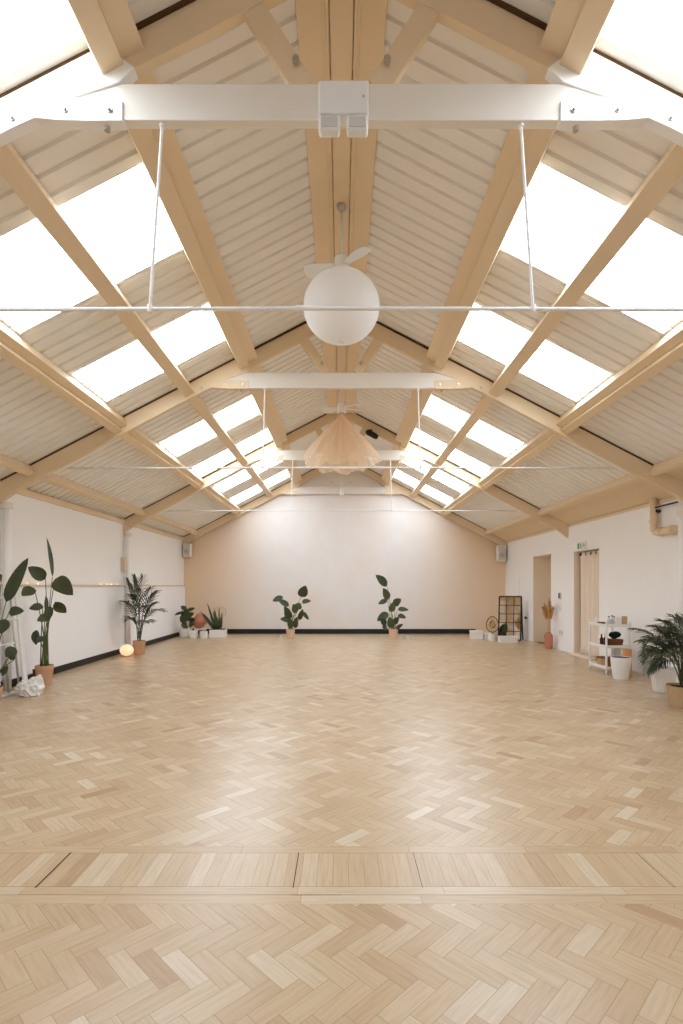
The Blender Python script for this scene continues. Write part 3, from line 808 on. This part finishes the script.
# crumpled white bag
bm = bmesh.new(); bmesh.ops.create_icosphere(bm, subdivisions=5, radius=.15)
rg = random.Random(11)
dirs = [V((rg.gauss(0, 1), rg.gauss(0, 1), rg.gauss(0, 1))).normalized() for _ in range(26)]
for v in bm.verts:
    n = v.co.normalized(); s = 0
    for k, q in enumerate(dirs): s += .018 * abs(math.sin(5.0 * n.dot(q) + k))
    co = n * (.150 - .085 * abs(noise.noise(n * 1.3 + V((3, 1, 5)))) - .05 * abs(noise.noise(n * 2.6 + V((1, 7, 2)))))
    co.x *= 1.2; co.z *= .95
    if co.z > .04: co.x += .05 * (co.z - .04) / .1; co.z += .05 * max(0, n.dot(V((.55, 0, .83)).normalized()) - .8) * 5
    if co.z < -.09: co.z = -.09
    v.co = co
bmesh.ops.translate(bm, vec=(-3.82, 6.55, .09), verts=bm.verts)
tag(obj('crumpled_bag', bm, M['bag'], smooth=False), 'crumpled white bag on the floor at the foot of the ladder rack', 'bag')

# kentia palm and glowing lamp by the far drain pipe
def palm(name, label, base, pot_args, fronds, ll, nl, lw, m=None, drop=.35, seed=1):
    t = thing(name, label, 'potted palm', base); pot(t, base, *pot_args)
    rg = random.Random(seed); bm = bmesh.new(); h = pot_args[2]
    for i, (tx, ty, do, lift) in enumerate(fronds):
        e = P(tx, ty, base[1] + do); r0 = V((base[0] + .03 * math.sin(i * 2.1), base[1] + .03 * math.cos(i * 2.1), h * .9))
        c = r0.lerp(e, .45); c.z = max(r0.z, e.z) * .5 + r0.z * .5 + lift; c.x = r0.x + (e.x - r0.x) * .3; c.y = r0.y + (e.y - r0.y) * .3
        frond(bm, r0, c, e, ll, nl, lw, drop, .38, rg)
    obj('foliage', bm, m or M['leafblue'], t)
    return t
palm('kentia_palm', 'kentia palm in a terracotta pot beside the glowing round lamp', (-3.97, 10.50, 0), (.12, .095, .27, M['terracotta'], 'pot', .012), [
    (127, 580, .05, .25), (134, 577, 0, .3), (143, 577, -.1, .3), (151, 588, -.2, .3), (157, 592, -.1, .3), (163, 611, -.2, .42), (124, 602, .1, .3), (128, 620, -.15, .3),
    (149, 622, -.3, .3), (155, 604, .1, .3), (138, 590, -.3, .3), (131, 596, -.25, .3), (146, 606, -.35, .3)],   .34, 11, .030, drop=.5, seed=4)
# salt lamp
bx, by = -4.08, 10.16
t = thing('table_lamp', 'small glowing round lamp on the floor by the kentia palm', 'lamp', (bx, by, 0))
bm = bmesh.new(); lathe(bm, [(0, 0), (.10, 0), (.10, .02), (0, .02)], (bx, by, 0), 24); obj('base', bm, M['terracotta'], t)
def mat_glow():
    m = bpy.data.materials.new('glowing_shade'); m.use_nodes = True; b = m.node_tree.nodes['Principled BSDF']
    b.inputs['Base Color'].default_value = srgb(250, 214, 178); b.inputs['Emission Color'].default_value = (1, .60, .36, 1); b.inputs['Emission Strength'].default_value = 0.85
    return m
bm = bmesh.new(); ball(bm, (bx, by, .125), .125, (1, 1, .85), 24, 14); obj('glowing_shade', bm, mat_glow(), t, smooth=True)

# back-left cluster
t = px_leaf_plant('fiddle_leaf_fig', 'bushy small-leaved plant in a white pot in the back left corner', 'potted plant', (-4.10, 14.05, 0), [
    (183, 612, 174.5, 615, 3, 0, 0, .1), (186, 610, 181, 606, 5, 0, 0, .2), (187, 611, 195, 608, 4, 0, 0, -.1), (185, 616, 181, 611, 6, 0, -.1, .2), (188, 617, 194, 613, 6, 0, -.1, -.2),
    (185, 622, 180, 616, 7, -.05, -.15, .2), (189, 622, 195, 619, 6, 0, -.1, -.2), (186, 626, 181, 624, 6, -.05, -.1, .2), (187, 616, 186, 608, 6, -.1, -.15, .1), (189, 626, 194, 624, 5, -.05, -.1, -.1), (186, 621, 188, 613, 7, -.15, -.2, 0)],
    (.17, .14, .23, M['ceramic']), M['leaf'])
for x, y, r, h, lb in ((-3.83, 13.80, .115, .19, 'left one of the two small white pots beside the pink clay ball'), (-3.555, 13.80, .105, .17, 'right one of the two small white pots, touching the low white planter')):
    t = thing('white_pot', lb, 'pot', (x, y, 0)); pot(t, (x, y, 0), r, r * .86, h, M['ceramic'])
# pink clay ball resting on the pots
bm = bmesh.new(); bmesh.ops.create_icosphere(bm, subdivisions=4, radius=1)
rg = random.Random(2); dirs = [V((rg.gauss(0, 1), rg.gauss(0, 1), rg.gauss(0, 1))).normalized() for _ in range(20)]
for v in bm.verts:
    n = v.co.normalized(); s = sum(max(0, n.dot(q) - .72) for q in dirs)
    v.co = V((n.x * .165, n.y * .14, n.z * .15 + (.04 if n.z > .7 else 0) * (n.z - .7) / .3)) * (1 + .35 * s)
bmesh.ops.translate(bm, vec=(-3.71, 14.07, .43), verts=bm.verts)
tag(obj('clay_ball', bm, M['pinkclay'], smooth=True), 'lumpy pink clay ball on a stand behind two small white pots', 'ornament')
t = thing('plant_stand', 'low white stand under the pink clay ball', 'stand', (-3.71, 14.07, 0))
obj('top', new_box(-3.84, -3.58, 13.96, 14.2, .19, .215), M['ceramic'], t, bevel=.004)
for sx in (-3.82, -3.60):
    for sy in (13.98, 14.18): obj('leg', new_box(sx - .012, sx + .012, sy - .012, sy + .012, 0, .19), M['ceramic'], t)
# low planter with the spiky plant and wire ball
t = thing('planter_box', 'low white box planter with spiky plants near the back left corner', 'planter', (-3.22, 14.05, 0))
bm = bmesh.new(); box(bm, -3.44, -3.04, 13.9, 14.22, 0, .20); obj('box', bm, M['ceramic'], t, bevel=.008)
obj('soil', new_box(-3.42, -3.06, 13.92, 14.20, .198, .208), M['soil'], t)
bm = bmesh.new()
for (tx, ty, w, o) in ((207, 602.5, 3, 0), (200, 611, 3, -.1), (203, 613, 4, -.05), (214, 608, 4, .05), (219, 607, 3, .1), (222, 612, 3, 0), (210, 616, 4, -.1), (213, 611, 4, -.1), (217, 618, 4, -.1), (206, 619, 3, -.05)):
    b = V((-3.36 + (tx - 200) * .009, 14.05, .20)); leaf(bm, b, P(tx, ty, 14.05 + o), w * 14 / F * .72, V((.2, -1, .2)), .3)
obj('foliage', bm, M['leaf'], t, smooth=True)
bm = bmesh.new(); cc = V((-3.2, 14.06, .64))
for a in (0, .6, 1.2, 1.8, 2.4):
    for r in (.16,):
        tube(bm, [cc + V((r * math.cos(q) * math.cos(a), r * math.cos(q) * math.sin(a), r * math.sin(q))) for q in [2 * PI * k / 24 for k in range(25)]], .006, 5, cap=False)
tube(bm, [cc + V((0, 0, -.16)), V((-3.2, 14.06, .205))], .008, 6)
obj('wire_ball', bm, M['straw'], t)

# two plants before the back wall
px_leaf_plant('bird_of_paradise', 'leafy plant in a peach pot left of centre before the back wall', 'potted plant', (-1.31, 13.75, 0), [
    (301, 597, 305.5, 585.5, 10, 0, -.1, .3), (302, 602, 311, 601, 5, 0, -.1, -.2), (283, 597, 272.5, 601, 6, 0, 0, .2), (289, 606, 278, 600, 6, 0, -.05, .2), (289, 616, 284, 606, 6, 0, -.1, .3),
    (303, 612, 309, 620, 4, 0, -.1, -.3), (291, 620, 280, 619, 6, -.05, -.15, .1), (297, 609, 300, 603, 8, -.1, -.1, .1), (290, 619, 286, 607, 8, -.1, -.2, -.2), (299, 620, 303, 609, 5, -.1, -.2, .1), (296, 613, 293, 604, 7, -.1, -.2, .2), (292, 628, 288, 618, 7, -.12, -.2, .2), (295, 628, 297, 617, 6, -.12, -.2, -.2)],
    (.115, .095, .235, M['peachpot']), [M['leaf'], M['leafmid'], M['leaf']])
px_leaf_plant('bird_of_paradise', 'taller leafy plant in a peach pot right of centre before the back wall', 'potted plant', (1.32, 13.62, 0), [
    (387, 586, 375.5, 575, 9, 0, -.1, .3), (388, 600, 383, 588, 8, 0, -.1, .2), (387, 600, 378, 604, 5, 0, -.05, .1), (394, 605, 401, 599, 8, 0, -.1, -.2), (398, 609, 408.5, 610, 5, 0, -.1, -.2),
    (388, 613, 377, 621, 8, -.05, -.15, .2), (398, 615, 406, 618, 5, 0, -.1, -.1), (391, 612, 393, 602, 7, -.1, -.15, .2), (386, 625, 380, 618, 7, -.1, -.2, .2), (394, 624, 399, 617, 6, -.1, -.2, -.2), (392, 628, 389, 617, 8, -.12, -.2, 0), (396, 629, 403, 624, 4, -.1, -.2, -.1), (387, 628, 382, 627, 6, -.1, -.2, .1)],
    (.12, .10, .25, M['peachpot']), [M['leaf'], M['leafmid'], M['leaf']])
for x, yv, lb in ((1.53, 13.45, 'left one of three tiny candle glasses beside the right peach pot'), (1.63, 13.5, 'middle one of three tiny candle glasses beside the right peach pot'), (1.73, 13.45, 'right one of three tiny candle glasses beside the right peach pot'),
                 (-1.55, 13.6, 'tiny candle glass on the floor left of the left peach pot')):
    t = thing('candle_glass', lb, 'candle holder', (x, yv, 0), 'candle glasses on the floor'); pot(t, (x, yv, 0), .035, .03, .09, M['greyplastic'], 'glass', soil=False)
    bm = bmesh.new(); lathe(bm, [(0, .078), (.02, .078), (.02, .083), (0, .084)], (x, yv, 0), 12); obj('wax', bm, M['ceramic'], t)

# ---- back right corner
def lidded_box(x0, x1, y0, y1, h, label):
    t = thing('storage_box', label, 'box', ((x0 + x1) / 2, (y0 + y1) / 2, 0), 'low white boxes in the back right corner')
    obj('body', new_box(x0 + .006, x1 - .006, y0 + .006, y1 - .006, 0, h * .82), M['ceramic'], t, bevel=.006)
    obj('lid', new_box(x0, x1, y0, y1, h * .82, h), M['ceramic'], t, bevel=.006)
lidded_box(3.27, 3.56, 13.40, 13.70, .21, 'leftmost white box of the low row in the back right corner')
lidded_box(3.58, 3.79, 13.35, 13.62, .15, 'short white box second from left in the low row by the mirror')
lidded_box(3.74, 4.17, 12.62, 12.82, .15, 'long low white box lying in front of the grid mirror')
t = thing('white_pot', 'white pot holding the round wicker wheel left of the mirror', 'pot', (3.70, 13.12, 0)); pot(t, (3.70, 13.12, 0), .10, .09, .17, M['ceramic'])
t = thing('wicker_rosette', 'round dark and straw wicker wheel standing in a white pot by the mirror', 'ornament', (3.70, 13.12, .16))
cc = V((3.70, 13.12, .40)); bm = bmesh.new()
def wheelpt(r, q): return cc + V((r * .78 * math.cos(q), .03 * math.sin(2 * q), r * math.sin(q)))
for r in (.19, .08): tube(bm, [wheelpt(r, 2 * PI * k / 28) for k in range(29)], .012, 6, cap=False)
obj('rim', bm, M['brown'], t)
bm = bmesh.new()
for k in range(14): tube(bm, [cc, wheelpt(.19, 2 * PI * k / 14)], .013, 5)
obj('spokes', bm, M['straw'], t)
bm = bmesh.new(); tube(bm, [cc - V((0, 0, .19)), V((3.70, 13.12, .158))], .01, 6); obj('stem', bm, M['brown'], t)
t = thing('black_vase', 'small black pot with a dark upright plant in front of the mirror', 'potted plant', (4.0, 13.0, 0))
pot(t, (3.93, 12.95, 0), .06, .05, .19, M['black'])
bm = bmesh.new()
for (tx, ty, w, o) in ((506, 622, 4, 0), (503, 627, 4, -.03), (507, 627, 3, .03), (504, 624, 4, 0), (502.5, 632, 3, 0)):
    leaf(bm, V((3.93, 12.95, .175)), P(tx, ty, 12.95 + o), w * 13 / F * 1.2, V((.2, -1, .1)), .12)
obj('foliage', bm, M['leaf'], t, smooth=True)
# black grid mirror leaning back on its own strut
t = thing('grid_mirror', 'tall mirror with a black window-grid frame leaning in the back right corner', 'mirror', (4.1, 13.1, 0))
A = V((3.86, 13.16, .012)); B = V((4.38, 13.08, .012)); hgt = V((.07, .15, 1.065))
ux = (B - A); 
def mp(u, v, off=0):
    n = ux.normalized().cross(hgt.normalized()).normalized()
    return A + ux * u + hgt * v + n * off
mirror_m = mat('mirror_glass', srgb(235, 232, 226), 0.04, 0.5, metal=1.0)
bm = bmesh.new()
vs = [bm.verts.new(mp(u, v, -.004)) for u, v in ((.01, .01), (.99, .01), (.99, .99), (.01, .99))]; f = bm.faces.new(vs)
e = bmesh.ops.extrude_face_region(bm, geom=[f]); off = mp(0, 0, -.012) - mp(0, 0, -.004); bmesh.ops.translate(bm, vec=off, verts=[v for v in e['geom'] if isinstance(v, bmesh.types.BMVert)])
obj('mirror_glass', bm, mirror_m, t)
bm = bmesh.new(); nn = ux.normalized().cross(hgt.normalized())
for p, q in (((0, 0), (1, 0)), ((0, 1), (1, 1)), ((0, 0), (0, 1)), ((1, 0), (1, 1))): obox(bm, mp(*p), mp(*q), .03, .035, nn)
obj('frame', bm, M['black'], t)
bm = bmesh.new()
for k in (1, 2): obox(bm, mp(k / 3, 0, .004), mp(k / 3, 1, .004), .014, .012, nn)
for k in (1, 2, 3, 4): obox(bm, mp(0, k / 5, .004), mp(1, k / 5, .004), .014, .012, nn)
obj('glazing_bars', bm, M['black'], t)
bm = bmesh.new(); obox(bm, mp(1.0, .96, -.03), V((4.50, 13.28, .01)), .06, .02, V((1, 0, 0))); obj('back_strut', bm, M['black'], t)

# pampas grass in a pink clay vase
vx, vy = 4.44, 11.46
t = thing('floor_vase', 'tall pink clay vase holding pampas grass beside the open doorway', 'vase', (vx, vy, 0))
bm = bmesh.new(); lathe(bm, [(.07, 0), (.082, .02), (.085, .26), (.078, .30), (.05, .325), (.05, .35), (.04, .35), (.04, .28), (0, .28)], (vx, vy, 0), 28); obj('body', bm, M['pinkclay'], t, smooth=False, bevel=.003)
bm = bmesh.new(); tube(bm, bez((vx - .045, vy, .33), (vx - .11, vy, .31), (vx - .085, vy, .22)), .009, 8); obj('handle', bm, M['pinkclay'], t, smooth=True)
t = thing('pampas_grass', 'dry tan pampas plumes standing in the pink clay vase', 'dried grass', (vx, vy, .3))
rg = random.Random(8)
for i, (dx, dy, hz) in enumerate(((-.14, .0, .90), (-.07, .05, .98), (0.0, -.02, 1.08), (.05, .04, 1.02), (-.02, -.06, .92), (.08, -.04, .9))):
    tp = V((vx + dx, vy + dy, hz)); c = V((vx + dx * .3, vy + dy * .3, .65)); b0 = V((vx + dx * .1, vy + dy * .1, .29))
    pts = bez(b0, c, tp, 12)
    bm = bmesh.new(); tube(bm, pts[:9], .004, 5); obj('stalk', bm, M['straw'], t)
    bm = bmesh.new()
    for k in range(130):
        s = rg.uniform(.52, 1.0); f = s * 12; q = min(11, int(f)); p = pts[q].lerp(pts[q + 1], f - q); d = (pts[q + 1] - pts[q]).normalized()
        out = V((rg.gauss(0, 1), rg.gauss(0, 1), rg.gauss(0, .4))); out = (out - d * out.dot(d)).normalized()
        l = .085 * math.sin(PI * min(1, (s - .5) * 1.7 + .12)); e = p + out * l * .62 + d * l * 1.1
        w = out.cross(d) * .006
        bm.faces.new([bm.verts.new(x) for x in (p - w, p + w, e)])
    tube(bm, pts[6:], [.012, .024, .033, .033, .026, .014, .003], 8)
    obj('plume', bm, M['pampas'], t)

# ---- white trolley shelf with its contents
tx0, tx1, ty0, ty1 = 4.0, 4.36, 8.08, 8.62
t = thing('shelf_trolley', 'white three-tier metal trolley standing against the right wall', 'shelf', ((tx0 + tx1) / 2, (ty0 + ty1) / 2, 0))
for x in (tx0, tx1):
    for y in (ty0, ty1):
        bm = bmesh.new(); obox(bm, (x, y, 0.03), (x, y, .80), .026, .026, V((1, 0, 0))); o = obj('leg', bm, M['whitesteel'], t, bevel=.003)
        bm = bmesh.new(); lathe(bm, [(0, 0), (.018, 0), (.02, .015), (.012, .032), (0, .032)], (x, y, 0), 12); obj('foot', bm, M['greyplastic'], o)
for z in (.10, .42, .74):
    bm = bmesh.new(); box(bm, tx0, tx1, ty0, ty1, z - .012, z)
    for a in ((tx0 - .008, tx0 + .006, ty0, ty1), (tx1 - .006, tx1 + .008, ty0, ty1), (tx0, tx1, ty0 - .008, ty0 + .006), (tx0, tx1, ty1 - .006, ty1 + .008)): box(bm, *a, z - .022, z + .022)
    obj('shelf', bm, M['whitesteel'], t, bevel=.002)
def bottle(x, y, z, r, h, m, label, capm, name='bottle', cat='bottle'):
    t = thing(name, label, cat, (x, y, z))
    bm = bmesh.new(); lathe(bm, [(0, 0), (r, 0), (r, h * .6), (r * .45, h * .74), (r * .38, h * .88), (0, h * .88)], (x, y, z), 18); obj('body', bm, m, t, smooth=False, bevel=.002)
    bm = bmesh.new(); lathe(bm, [(0, h * .87), (r * .48, h * .87), (r * .48, h), (0, h)], (x, y, z), 14); obj('cap', bm, capm, t)
z = .741
bottle(4.08, 8.16, z, .026, .14, M['greyplastic'], 'grey bottle with dark cap, nearest on the trolley top', M['black'])
bottle(4.15, 8.20, z, .026, .15, M['greyplastic'], 'grey bottle with brown cap, middle of the trolley top', M['brown'])
bottle(4.21, 8.26, z, .024, .13, M['plastic'], 'white bottle with dark cap behind the grey bottles on the trolley', M['black'])
bottle(4.06, 8.52, z, .025, .13, M['plastic'], 'white bottle at the far left end of the trolley top', M['plastic'])
t = thing('bowl', 'shallow dull red bowl on the top shelf of the white trolley', 'bowl', (4.07, 8.32, z))
bm = bmesh.new(); lathe(bm, [(.03, 0), (.05, .012), (.085, .035), (.08, .037), (.045, .016), (0, .014)], (4.07, 8.34, z), 24); obj('body', bm, M['red'], t, smooth=True)
tag(obj('small_box', new_box(4.27, 4.33, 8.10, 8.16, z, z + .14), M['basket'], bevel=.004), 'small tan upright box on the right end of the trolley top', 'box')
tag(obj('card_stack', new_box(4.16, 4.24, 8.11, 8.15, z, z + .12), M['plastic'], bevel=.003), 'white carton beside the tan upright box on the trolley top', 'box')
z = .421
bottle(4.05, 8.20, z, .033, .20, M['brownglass'], 'dark brown bottle on the left of the trolley middle shelf', M['brownglass'])
bottle(4.04, 8.31, z, .028, .17, M['brownglass'], 'smaller dark brown bottle behind the first on the middle shelf', M['black'])
t = thing('wicker_basket', 'brown wicker basket on the middle shelf of the white trolley', 'basket', (4.2, 8.22, z))
bm = bmesh.new(); lathe(bm, [(.09, 0), (.10, .006), (.115, .09), (.105, .09), (.09, .02), (0, .018)], (4.21, 8.24, z), 30, .03, 15); obj('body', bm, M['brown'], t)
bm = bmesh.new(); lathe(bm, [(.105, .085), (.118, .085), (.118, .10), (.105, .10)], (4.21, 8.24, z), 30); obj('rim', bm, M['brown'], t)
bm = bmesh.new(); bmesh.ops.create_icosphere(bm, subdivisions=3, radius=.07, matrix=Matrix.Translation((4.21, 8.24, z + .18)))
for v in bm.verts: v.co += V((math.sin(v.co.y * 60), math.cos(v.co.z * 55), math.sin(v.co.x * 70))) * .010; v.co.z = z + .165 + (v.co.z - z - .18) * .75; v.co.x = 4.21 + (v.co.x - 4.21) * 1.15
tag(obj('cloth_bundle', bm, M['darkgreen'], smooth=True), 'dark green cloth bundle sitting in the brown wicker basket', 'cloth')
z = .101
t = thing('wicker_basket', 'low straw basket on the bottom shelf of the white trolley', 'basket', (4.12, 8.45, z))
bm = bmesh.new(); lathe(bm, [(.10, 0), (.11, .006), (.13, .11), (.118, .11), (.10, .02), (0, .018)], (4.16, 8.44, z), 30, .03, 15); obj('body', bm, M['basket'], t)
bm = bmesh.new(); lathe(bm, [(.116, .105), (.133, .105), (.133, .118), (.116, .118)], (4.16, 8.44, z), 30); obj('rim', bm, M['brown'], t)
t = thing('wicker_basket', 'small dark wicker basket at the near end of the trolley bottom shelf', 'basket', (4.15, 8.19, z))
bm = bmesh.new(); lathe(bm, [(.065, 0), (.07, .006), (.085, .12), (.075, .12), (.06, .02), (0, .018)], (4.13, 8.20, z), 26, .03, 13); obj('body', bm, M['brown'], t)
bm = bmesh.new(); lathe(bm, [(.073, .115), (.088, .115), (.088, .127), (.073, .127)], (4.13, 8.20, z), 26); obj('rim', bm, M['brown'], t)
# slatted white crate on the bottom shelf, near right
t = thing('slatted_crate', 'pale slatted crate standing on the bottom shelf behind the bucket', 'crate', (4.28, 8.2, z))
for k in range(6): obj('slat', new_box(4.235, 4.345, 8.105 + k * .04, 8.129 + k * .04, z, z + .29), M['plastic'], t, bevel=.002)
obj('base', new_box(4.24, 4.34, 8.105, 8.33, z, z + .006), M['plastic'], t)

# bucket, upright roll, ribbed pot and basket palm
t = thing('bucket', 'white bucket with a dark opening on the floor before the trolley', 'bucket', (4.03, 7.72, 0))
pot(t, (4.03, 7.72, 0), .135, .105, .315, M['ceramic'], 'body', .004, soil=False)
bm = bmesh.new(); lathe(bm, [(0, .300), (.1225, .300), (.1225, .312), (0, .322)], (4.03, 7.72, 0), 28); obj('liner', bm, M['black'], t)
t = thing('clay_cylinder', 'tall orange clay cylinder pot half hidden behind the white bucket', 'pot', (4.21, 7.88, 0))
pot(t, (4.21, 7.88, 0), .062, .058, .41, M['orange'], soil=False)
t = palm('ribbed_pot_plant', 'arching palm in a white ribbed pot near the right wall', (4.09, 6.80, 0), (.155, .115, .31, M['ceramic'], 'pot', 0, .02, 18), [
    (647, 672, -.1, .35), (643, 660, .0, .40), (652, 640, .2, .3), (663, 632, .2, .3), (655, 655, -.2, .3), (646, 645, .1, .35)], .27, 15, .018, drop=.7, seed=9)
palm('areca_palm', 'big arching palm in a straw basket pot at the right frame edge', (3.80, 5.95, 0), (.17, .135, .235, M['basket'], 'pot', 0, .015, 20), [
    (634, 629, .1, .28), (641, 641, -.1, .3), (654, 627, .2, .3), (664, 622, 0, .3), (676, 618, .1, .3), (690, 616, .1, .3), (700, 625, 0, .3), (712, 640, -.1, .3), (645, 655, -.2, .34),
    (660, 640, -.3, .3), (672, 632, -.3, .25), (686, 636, -.35, .25), (700, 645, -.3, .3), (652, 670, -.15, .38), (664, 655, -.35, .3), (680, 648, -.3, .3), (668, 628, .3, .3)], .29, 16, .016, drop=.6, seed=12)

# ================================================================== CAMERA, WORLD
cam = bpy.data.cameras.new('camera'); co = bpy.data.objects.new('camera', cam); C.objects.link(co)
co.location = (0, 0, EYE); co.rotation_euler = (PI / 2, 0, 0)
cam.sensor_fit = 'AUTO'; cam.sensor_width = 36.0; cam.lens = F / 1024 * 36.0
cam.shift_x = 0.0; cam.shift_y = (HY - 512) / 1024
cam.clip_start = 0.05
bpy.context.scene.camera = co
w = bpy.data.worlds.new('sky'); bpy.context.scene.world = w; w.use_nodes = True
w.node_tree.nodes['Background'].inputs['Color'].default_value = (0.85, 0.9, 1.0, 1); w.node_tree.nodes['Background'].inputs['Strength'].default_value = 0.8
sc = bpy.context.scene
sc.view_settings.view_transform = 'Standard'; sc.view_settings.look = 'None'
sc.view_settings.exposure = 0.0; sc.view_settings.gamma = 1.0; sc.view_settings.use_curve_mapping = False
sc.cycles.max_bounces = 10; sc.cycles.diffuse_bounces = 6; sc.cycles.use_denoising = True
